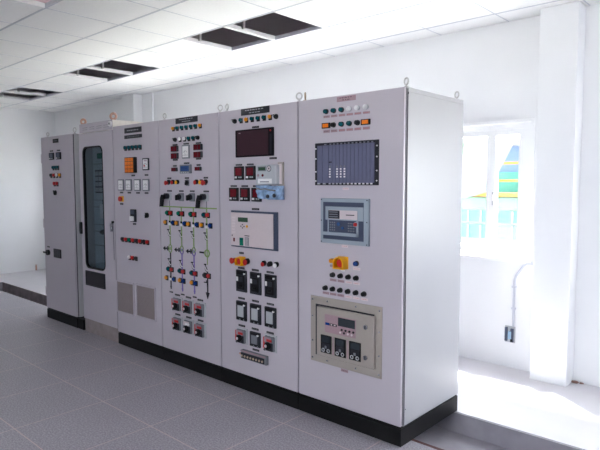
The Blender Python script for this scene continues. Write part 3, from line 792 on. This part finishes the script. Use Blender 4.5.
# mimic lines
COLX = (-2.510, -2.330, -2.150, -1.962)
b = MB(); b.box(-2.640, -1.826, -.003, 0, 1.486, 1.497, 'green', .0008)
for i, x in enumerate(COLX):
    z1 = 1.10
    b.box(x - .0065, x + .0065, -.0028, 0, z1 + .03, 1.49, 'green')
    if i in (0, 3): b.box(x - .004, x + .004, -.0026, 0, 1.49, 1.55, 'mid')
b.box(-1.966, -1.957, -.0028, 0, 1.0, 1.09, 'green')
build('mimic_busbar', b, c4, label='green mimic lines')
for i, x in enumerate(COLX):
    m = ('dark', 'purple', 'purple', 'dark')[i]; b = MB()
    zb = .72 if i < 3 else .74
    b.box(x - .008, x + .008, -.003, 0, zb, 1.07 if i < 3 else .94, m)
    if i == 3: b.prism([(x - .026, .755), (x, .697), (x + .026, .755)], -.004, 0, 'black'); b.box(x - .050, x, -.004, 0, .838, .846, 'black'); b.tube([(x - .014, -.004, .86), (x, -.004, .835), (x - .002, -.004, .81)], .004, 'black', 6)
    else: b.prism([(x - .013, .745), (x, .716), (x + .013, .745)], -.004, 0, m)
    build('mimic_feeder', b, c4, label='purple mimic line' if m == 'purple' else 'dark mimic line')
    b = MB()
    if i < 3:
        b.torus((x, -.003, 1.115), .022, .004, (0, -1, 0), 'green', n=24, k=6); b.torus((x, -.003, 1.085), .022, .004, (0, -1, 0), 'purple' if i else 'green', n=24, k=6)
        b.box(x - .075, x - .018, -.004, 0, 1.092, 1.100, 'black'); b.prism([(x - .118, 1.096), (x - .085, 1.076), (x - .085, 1.116)], -.004, 0, 'black')
        b.box(x - .085, x - .060, -.004, 0, 1.088, 1.104, 'dark'); b.box(x - .052, x - .044, -.004, 0, 1.078, 1.118, 'dark'); b.box(x - .036, x - .028, -.004, 0, 1.078, 1.118, 'dark')
    else:
        b.torus((x, -.003, 1.100), .030, .006, (0, -1, 0), 'green', n=24, k=6); b.box(x - .005, x + .005, -.0035, 0, 1.07, 1.13, 'green')
        b.box(x - .105, x - .045, -.005, 0, 1.095, 1.109, 'black')
    build('transformer_symbol', b, c4)
    # breaker hooks on the lines
    for z in (1.245, .970):
        b = MB()
        b.torus((x + .002, -.005, z), .022, .0035, (0, -1, 0), 'white', a0=-1.9, a1=1.4, n=16, k=6)
        b.torus((x + .002, -.006, z - .004), .026, .002, (0, -1, 0), 'dark', a0=-1.6, a1=1.2, n=16, k=6)
        b.tube([(x - .026, -.006, z + .030), (x - .006, -.010, z + .008), (x + .004, -.006, z - .012)], .0030, 'dark', 6)
        b.box(x - .040, x - .018, -.008, 0, z + .026, z + .036, 'black')
        build('breaker_symbol', b, c4)
    # green / red button pairs
    def pair(xa, z, m, lab):
        s = put('push_button', ('pp', m), lambda b: b.box(-.020, .020, -.008, 0, -.024, .024, 'black' if m in ('red', 'tealg', 'blue', 'dark') else 'dark', .003), (xa, 0, z), c4, lab)
        put('button_cap', ('ppc', m), lambda b: b.cyl((-.002, -.014, .003), .0165, .016, 'y', m, 18), (xa, 0, z), s)
    pair(x - .031, 1.431, 'tealg' if i < 3 else 'teal', 'green button'); pair(x + .026, 1.431, 'red', 'red button')
    pair(x - .062, 1.342, 'amber', 'amber button'); pair(x + .058, 1.342, 'blue', 'blue button')
    b = MB(); b.box(x - .012, x + .010, -.006, 0, 1.345, 1.362, 'black', .001); b.box(x - .016, x + .014, -.008, 0, 1.318, 1.340, 'white', .002); build('indicator_window', b, c4)
    pair(x - .030, .904, 'teal' if i < 3 else 'dark', 'dark teal button'); pair(x + .028, .903, 'red', 'red button')
    if i < 3:
        o = (-.062, .058) if i == 0 else (-.028, .028)
        pair(x + o[0], .817, 'amber', 'amber button'); pair(x + o[1], .816, 'blue', 'blue button')
        if i == 0: b = MB(); b.box(x - .016, x + .014, -.008, 0, .800, .822, 'white', .002); b.box(x - .010, x + .008, -.006, 0, .825, .842, 'black'); build('indicator_window', b, c4)
        tagplate(x, .689, .055, .013, c4, dashes=1)
for r_, z in enumerate((.591, .407)):
    for i, x in enumerate((-2.422, -2.253, -2.079)):
        cam_switch(x, z, .146, .136, c4, (0, 0, 0, 0, 2, 0)[r_ * 3 + i]); tagplate(x + .01, z + .082, .080, .016, c4)

# ================================================================== CABINET 3
c3 = cabinet(-3.508, -2.672, 'grey cabinet with a block of orange tiles and two mesh vents low on its door')
tagplate(-3.115, 2.236, .316, .052, c3, 'rackd', 'lgrey', 2, 'title_plate'); tagplate(-3.114, 2.173, .326, .035, c3, 'rackd', 'mid', 2, 'title_plate')
for x in (-3.262, -3.193, -3.126, -3.057, -2.990): boxlamp(x, 2.062, 'teal', c3, .054, .052)
an = build('annunciator', MB().box(-3.240, -3.052, -.030, 0, 1.812, 1.968, 'black', .003), c3, label='block of twelve orange annunciator tiles')
for i in range(3):
    for j in range(4):
        put('annunciator_tile', 'at', lambda b: b.box(-.023, .023, -.035, -.030, -.0165, .0165, 'orange', .002), (-3.205 + i * .0535, 0, 1.834 + j * .037), an)
tagplate(-3.127, 1.787, .064, .016, c3); tagplate(-2.887, 1.789, .062, .016, c3)
d = analog(-2.887, 1.893, .114, .118, c3, 'dark', 'white', 1.0)
b = MB(); b.cyl((-2.903, -.0145, 1.878), .010, .003, 'y', 'red', 12); b.box(-2.91, -2.86, -.0142, -.0132, 1.922, 1.930, 'pink'); build('alarm_mark', b, d)
for i, x in enumerate((-3.357, -3.208, -3.046, -2.893)):
    analog(x, 1.692, .118, .116, c3, 'mid', 'white', (.9, 1.3, .8, .8)[i]); tagplate(x, 1.614, .064, .015, c3)
s = build('main_switch', MB().box(-3.402, -3.318, -.006, 0, 1.520, 1.578, 'yellow', .002), c3, label='red and yellow main switch')
b = MB(); b.cyl((-3.364, -.016, 1.548), .024, .02, 'y', 'red', 20); b.box(-3.370, -3.358, -.034, -.026, 1.528, 1.570, 'red', .003); build('knob', b, s)
tagplate(-3.361, 1.497, .064, .017, c3)
s = build('circuit_breaker', MB().box(-3.172, -3.082, -.020, 0, 1.322, 1.448, 'dark', .003), c3, label='dark breaker with a white toggle')
b = MB(); b.box(-3.160, -3.094, -.022, -.020, 1.400, 1.438, 'slate'); b.box(-3.150, -3.098, -.045, -.020, 1.332, 1.380, 'white', .005); build('toggle', b, s)
tagplate(-3.124, 1.301, .060, .018, c3)
knob(-2.893, 1.397, c3, .025, 'black', 0)
for i in range(8): boxlamp(-3.361 + i * .0665, 1.131, ('dark', 'red', 'tealg', 'red', 'dark', 'red', 'dark', 'red')[i], c3, .056, .052)
for i in range(3): boxlamp(-3.235 + i * .062, .952 + 0 * i, ('white', 'red', 'dark')[i], c3, .052, .05)
def vent(x0, x1, z0, z1, parent, fr, me, n=26, lab=None):
    t = .014
    v = build('vent', MB().ringplate([(x0, z0), (x1, z0), (x1, z1), (x0, z1)], [(x0 + t, z0 + t), (x1 - t, z0 + t), (x1 - t, z1 - t), (x0 + t, z1 - t)], -.012, 0, fr), parent, label=lab)
    b = MB(); b.box(x0 + t, x1 - t, -.003, 0, z0 + t, z1 - t, me)
    for i in range(n):
        z = z0 + t + (z1 - z0 - 2 * t) * (i + .5) / n
        b.box(x0 + t, x1 - t, -.008, -.003, z - .0022, z + .0022, me)
    build('filter_grille', b, v)
vent(-3.495, -3.155, .352, .692, c3, 'paint', 'mesh', lab='grey brown mesh vent'); vent(-3.115, -2.766, .360, .697, c3, 'paint', 'mesh', lab='grey brown mesh vent')

# ================================================================== CABINET 2 (glass door)
c2 = cabinet(-4.262, -3.512, 'narrow cabinet with a tall glazed door and copper eyebolts on its raised hood', zt=2.27, zp=.155, plinth='base', skip_door=True)
def rrect(x0, x1, z0, z1, r, n=6):
    pts = []
    for cx, cz, a in ((x1 - r, z1 - r, 0), (x0 + r, z1 - r, PI / 2), (x0 + r, z0 + r, PI), (x1 - r, z0 + r, 3 * PI / 2)):
        for i in range(n + 1): pts.append((cx + r * math.cos(a + PI / 2 * i / n), cz + r * math.sin(a + PI / 2 * i / n)))
    return pts
X0, X1, Z0, Z1 = -4.175, -3.728, .752, 2.117
inner = rrect(X0, X1, Z0, Z1, .075)
# outer outline with the same count of points: project each inner point out to the door edge
dx0, dx1, dz0, dz1 = -4.256, -3.515, .161, 2.266
outer = []
n = 6
for k, (cx, cz) in enumerate(((dx1, dz1), (dx0, dz1), (dx0, dz0), (dx1, dz0))):
    for i in range(n + 1):
        t = i / n
        px, pz = inner[k * (n + 1) + i]
        if k == 0: o = (cx, pz + (cz - pz) * min(1, 2 * t)) if t < .5 else (px + (cx - px) * max(0, 2 - 2 * t), cz)
        elif k == 1: o = (px + (cx - px) * min(1, 2 * t), cz) if t < .5 else (cx, pz + (cz - pz) * max(0, 2 - 2 * t))
        elif k == 2: o = (cx, pz + (cz - pz) * min(1, 2 * t)) if t < .5 else (px + (cx - px) * max(0, 2 - 2 * t), cz)
        else: o = (px + (cx - px) * min(1, 2 * t), cz) if t < .5 else (cx, pz + (cz - pz) * max(0, 2 - 2 * t))
        if abs(t - .5) < 1e-6: o = (cx, cz)
        outer.append(o)
mb = MB(); mb.ringplate(outer, inner, 0, .022, 'paint'); dr = build('door', mb, c2)
mb = MB(); mb.ringplate(inner, rrect(X0 + .014, X1 - .014, Z0 + .014, Z1 - .014, .066), -.004, .024, 'black'); build('window_gasket', mb, dr)
mb = MB(); mb.prism(rrect(X0 + .012, X1 - .012, Z0 + .012, Z1 - .012, .066), .009, .013, 'doorglass'); build('door_glass', mb, dr)
mb = MB(); mb.box(-4.262, -4.222, -.026, 0, 1.135, 1.272, 'black', .008); mb.box(-4.256, -4.228, -.030, -.024, 1.16, 1.25, 'dark', .004); build('door_handle', mb, dr, label='black door handle')
mb = MB(); mb.cyl((-3.560, -.012, 1.268), .020, .022, 'y', 'chrome', 16); mb.box(-3.572, -3.542, -.024, 0, 1.20, 1.26, 'chrome', .004); mb.cyl((-3.535, -.010, 1.300), .013, .018, 'y', 'black', 12)
mb.tube([(-3.535, -.006, 1.29), (-3.53, -.008, 1.10), (-3.532, -.006, .9)], .003, 'mid', 6)
build('door_latch', mb, dr, label='small chrome latch with hanging wire')
vent(-4.172, -3.742, .556, .724, c2, 'dark', 'meshd', 12, lab='dark louvre under the glass')
mb = MB(); mb.box(-4.238, -3.536, .150, .160, .2, 2.24, mat('mounting_plate', (182, 194, 202), .5)); build('mounting_plate', mb, c2, label='pale mounting plate behind the glass')
mb = MB()
for z in (1.93, 1.52, 1.44, 1.24, 1.16, 1.0): mb.box(-4.235, -3.54, .140, .150, z - .004, z + .004, 'mid')
build('wiring_rails', mb, c2)
mb = MB(); mb.box(-4.04, -3.80, .095, .150, 1.985, 2.045, 'tealg', .006); build('terminal_block', mb, c2, label='green terminal block')
ms = build('switch_bank', MB().box(-4.10, -3.76, .10, .150, 1.60, 1.86, 'dark', .003), c2)
for i in range(4):
    for j in range(4): put('bank_module', 'bm', lambda b: b.box(-.030, .030, .090, .100, -.022, .022, 'lgrey', .003), (-4.05 + i * .078, 0, 1.64 + j * .06), ms)
mb = MB(); mb.cyl((-3.93, .11, 1.40), .045, .16, 'z', 'white', 20); mb.cyl((-3.93, .11, 1.50), .018, .04, 'z', 'dark', 14); build('arrester_bottle', mb, c2, label='white bottle shaped device')
mb = MB(); mb.ball((-3.93, .105, 1.165), .06, 'black', (1.3, .7, .5), 16); build('black_coupler', mb, c2, label='rounded black device')
# raised hood with louvre slits
mb = MB(); mb.box(-4.235, -3.514, .006, .78, 2.272, 2.372, 'hood_lit', .003); mb.box(-4.236, -3.516, .001, .006, 2.272, 2.371, 'paint', .001)
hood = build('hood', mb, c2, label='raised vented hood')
mb = MB()
for i in range(4):
    x = -4.10 + i * .155
    for k in range(2): mb.box(x - .052, x + .052, -.004, .003, 2.300 + k * .022, 2.304 + k * .022, 'mid')
build('louvre_slits', mb, hood)
eyebolt((-4.195, .03, 2.358), hood, .6, 'copper', .026, .012, 'copper coloured eyebolt'); eyebolt((-3.537, .03, 2.360), hood, .6, 'copper', .030, .013, 'copper coloured eyebolt')
mb = MB(); mb.cyl((-3.545, -.006, 2.330), .028, .018, 'y', 'white', 16); mb.cyl((-3.545, -.017, 2.330), .012, .006, 'y', 'mid', 12); build('hood_bolt', mb, hood)

# ================================================================== CABINET 1 (far left)
c1 = cabinet(-5.262, -4.440, 'plain dark grey cabinet at the far end of the row, standing slightly apart', zt=2.285)
mb = MB(); mb.box(-4.441, -4.436, .05, .79, .15, 2.26, 'paint2', .001); build('side_panel', mb, c1)
mb = MB(); mb.box(-4.44, -4.30, .01, .78, 0, .118, 'plinth', .004); build('plinth_extension', mb, c1)
eyebolt((-5.17, .05, 2.285), c1, .3, R=.020); eyebolt((-4.45, .05, 2.285), c1, .2, R=.026)
tagplate(-4.845, 2.222, .155, .048, c1, 'black', 'mid', 2, 'title_plate')
for x in (-4.965, -4.775):
    digital(x, 2.040, .125, .085, c1, 'slate'); tagplate(x, 2.105, .09, .016, c1)
for i in range(3): boxlamp(-4.932 + i * .065, 1.899, 'teal', c1, .052, .06)
for i, m in enumerate(('dark', 'red', 'white', 'amber')): boxlamp(-4.996 + i * .079, 1.806, m, c1, .056, .06)
for i in range(2): boxlamp(-4.911 + i * .073, 1.705, 'red', c1, .062, .06)
knob(-4.896, 1.598, c1, .030, 'black', .6)
b = build('air_grille', MB().box(-4.985, -4.790, -.012, 0, .800, .910, 'black', .004), c1, label='small black rectangular grille')
mb = MB()
for i in range(4): mb.box(-4.975 + i * .047, -4.938 + i * .047, -.015, -.012, .812, .898, 'dark', .002)
build('grille_bars', mb, b)
h = build('door_handle', MB().cyl((-5.135, -.015, .848), .034, .03, 'y', 'black', 20), c1, label='black knob handle')
mb = MB(); mb.box(-5.225, -5.125, -.040, -.026, .838, .858, 'black', .005); build('lever', mb, h)
tagplate(-5.145, .918, .07, .016, c1)
for z in (1.21, .35, 2.02):
    mb = MB(); mb.cyl((-5.258, -.002, z), .006, .11, 'z', 'paint', 12); build('hinge', mb, c1)

# ================================================================== small things
mb = MB(); mb.box(-.148, -.052, YB - .012, YB, .238, .390, 'lgrey', .004)
sk = build('wall_outlet', mb); tag(sk, 'small wall outlet with dark sockets low on the wall below the window', 'outlet')
mb = MB(); mb.box(-.142, -.118, YB - .030, YB - .012, .250, .378, 'slate', .003); mb.box(-.090, -.062, YB - .030, YB - .012, .245, .372, 'slate', .003)
mb.box(-.112, -.080, YB - .034, YB - .012, .272, .345, mat('pale_blue_plastic', (150, 180, 205), .4), .004)
mb.box(-.086, -.068, YB - .034, YB - .030, .252, .275, 'black', .002)
build('socket_face', mb, sk)
mb = MB(); mb.tube([(-.068, YB - .012, .392), (-.072, YB - .012, .60), (-.068, YB - .012, .83), (-.058, YB - .012, .862), (.012, YB - .012, .965), (.035, YB - .012, .985), (.148, YB - .012, .992)], .0105, 'conduit', 12)
cd = build('conduit_pipe', mb); tag(cd, 'thin grey conduit pipe dropping from the window corner down to the wall outlet', 'pipe')
for z in (.56, .76):
    mb = MB(); mb.box(-.090, -.052, YB - .026, YB, z - .008, z + .008, 'conduit', .002); build('pipe_clip', mb, cd)
mb = MB(); mb.cyl((-9.385 + .02, 1.55, .05), .015, .10, 'z', 'copper', 16); mb.cyl((-9.365, 1.55, .112), .022, .012, 'z', 'offw', 16)
o = build('pipe_stub', mb); tag(o, 'short copper coloured pipe stub rising from the floor by the left wall', 'pipe')
for k, (x, y, s, lab) in enumerate(((.475, 2.0, .022, 'larger brown chip of rubble in the corner beside the right pier'), (.525, 2.012, .013, 'smaller brown chip of rubble right of the corner of the pier'))):
    mb = MB(); g = bmesh.ops.create_icosphere(mb.bm, subdivisions=2, radius=s)
    rr = random.Random(k)
    for v in g['verts']: v.co = Vector((v.co.x * 1.5, v.co.y * .8, v.co.z * .55)) * rr.uniform(.8, 1.15) + Vector((x, y, s * .5))
    mb._paint(mb.bm.faces, 'brick')
    tag(build('rubble_chip', mb), lab, 'rubble')

# ================================================================== outside the window
mb = MB(); mb.box(-60, 40, YB + .25, 70, -.9, -.6, 'ext_ground'); mb.box(-60, 40, -60, YF - .25, -.9, -.6, 'ext_ground'); struct('exterior_ground', mb)
# industrial building across the yard
bl = thing('industrial_building', (-8, 16, -.6), 'pale green industrial building with bands of teal windows across the yard', 'building')
mb = MB(); mb.box(-24, 4, 15, 24, -.6, 1.26, 'ext_white'); mb.box(-24, 4, 14.9, 15, .90, 1.24, 'ext_green'); build('wall', mb, bl)
for row, (z0, z1) in enumerate(((.42, .80), (-.12, .32))):
    for i in range(16):
        x = -22.3 + i * 1.52
        w = build('window', MB().box(x, x + 1.36, 14.88, 14.95, z0, z1, 'ext_teal' if (i + row) % 3 else 'ext_blue'), bl)
        for q in (.45, .9): build('window_bar', MB().box(x + q, x + q + .05, 14.84, 14.88, z0, z1, 'ext_white'), w)
mb = MB(); mb.box(-24, 4, 16.2, 24, 1.26, 2.1, 'ext_teal'); mb.box(-24, 4, 16.4, 24, 2.1, 3.0, 'ext_blue'); mb.box(-24.3, 4.3, 16.0, 24.3, 3.0, 3.2, 'ext_grey'); build('upper_storey', mb, bl)
# walkway railing
rl = thing('walkway_railing', (-8, 15.3, 1.26), 'yellow walkway railing running along the building outside the window', 'railing')
mb = MB(); mb.box(-24, 4, 14.8, 16.0, 1.28, 1.40, 'ext_yel'); build('walkway_edge', mb, rl)
mb = MB(); mb.box(-24, 4, 14.82, 14.88, 1.76, 1.83, 'ext_yel'); build('top_rail', mb, rl)
mb = MB(); mb.box(-24, 4, 16.0, 16.06, 2.36, 2.45, 'ext_yel'); build('upper_rail', mb, rl)
for i in range(14):
    x = -23.6 + i * 1.98 + .14
    build('rail_post', MB().box(x - .04, x + .04, 14.82, 14.88, 1.40, 1.78, 'ext_yel'), rl)
# sloping conveyor gallery in front of the railings
mb = MB()
mb.prism([(-6.9, 1.05), (-5.55, 1.45), (-4.75, 3.0), (-4.6, 6.5), (-6.9, 6.5)], 13.0, 14.0, 'ext_grey')
o = build('sloping_gallery', mb); tag(o, 'grey sloping gallery wall cutting across the yellow railings outside the window', 'wall')
# tree at the left of the yard
tr = thing('tree', (-4.6, 8.0, -.6), 'pale leafy tree in the yard seen through the left window pane', 'tree')
mb = MB(); mb.tube([(-4.6, 8, -.6), (-4.62, 8, 1.0), (-4.5, 8.05, 2.2)], .10, 'bark', 10); build('trunk', mb, tr)
mb = MB(); rr = random.Random(11)
for i in range(420):
    a = rr.uniform(0, 2 * PI); e = rr.uniform(-1, 1); q = rr.uniform(.4, 1.0) ** .5
    c = Vector((-4.55 + q * 1.0 * math.cos(a) * math.sqrt(1 - e * e), 8.05 + q * 1.0 * math.sin(a) * math.sqrt(1 - e * e), 2.7 + q * 1.0 * e))
    u = Vector((rr.uniform(-1, 1), rr.uniform(-1, 1), rr.uniform(-1, 1))).normalized() * .13; w = u.cross(Vector((rr.uniform(-1, 1), rr.uniform(-1, 1), .3))).normalized() * .07
    f = mb.bm.faces.new([mb.bm.verts.new(c + u), mb.bm.verts.new(c + w), mb.bm.verts.new(c - u), mb.bm.verts.new(c - w)])
    mb._paint([f], 'leaf')
build('foliage', mb, tr)

# ================================================================== light
W = bpy.data.worlds.new('daylight'); scn.world = W; W.use_nodes = True
bg = W.node_tree.nodes['Background']; bg.inputs[0].default_value = (0.90, 0.92, 1.0, 1); bg.inputs[1].default_value = 11.0
def aim(o, d): o.rotation_euler = Vector(d).to_track_quat('-Z', 'Y').to_euler()
sd = bpy.data.lights.new('sun', 'SUN'); sd.energy = 42.0; sd.angle = math.radians(4.0); sd.color = (1.0, .95, .88)
so = bpy.data.objects.new('sun', sd); COL.objects.link(so); so.location = (-3, 8, 10); aim(so, (.5, -.40, -1.0))
def portal(x0, x1, z0, z1, ax, pos, d):
    l = bpy.data.lights.new('window_daylight', 'AREA'); l.shape = 'RECTANGLE'; l.size = x1 - x0; l.size_y = z1 - z0
    l.cycles.is_portal = True
    o = bpy.data.objects.new('window_daylight', l); COL.objects.link(o)
    c = (x0 + x1) / 2; o.location = (c, pos, (z0 + z1) / 2) if ax == 'y' else (pos, c, (z0 + z1) / 2); aim(o, d)
for h in BW: portal(*h, 'y', YB + .24, (0, -1, 0))
for h in RW: portal(*h, 'x', XR + .22, (-1, 0, 0))
for h in FW: portal(*h, 'y', YF - .22, (0, 1, 0))

# ================================================================== camera
cam = bpy.data.cameras.new('camera'); co = bpy.data.objects.new('camera', cam); COL.objects.link(co)
yaw, pitch, roll = 0.7382792469714092, 0.0737924143601121, -0.0015522487943339775
F = Vector((-math.sin(yaw) * math.cos(pitch), math.cos(yaw) * math.cos(pitch), -math.sin(pitch)))
r0 = Vector((math.cos(yaw), math.sin(yaw), 0)); u0 = r0.cross(F)
R_ = r0 * math.cos(roll) + u0 * math.sin(roll); U_ = -r0 * math.sin(roll) + u0 * math.cos(roll)
mw = Matrix(((R_.x, U_.x, -F.x, 1.8519085), (R_.y, U_.y, -F.y, -2.9948104), (R_.z, U_.z, -F.z, 1.6989811), (0, 0, 0, 1)))
co.matrix_world = mw
cam.sensor_width = 36; cam.lens = 554.1854 * 36 / 600; cam.clip_start = .05; cam.clip_end = 200
scn.camera = co
vs = scn.view_settings
vs.view_transform = 'Standard'; vs.look = 'None'; vs.exposure = 0.95; vs.gamma = 1.0; vs.use_curve_mapping = False
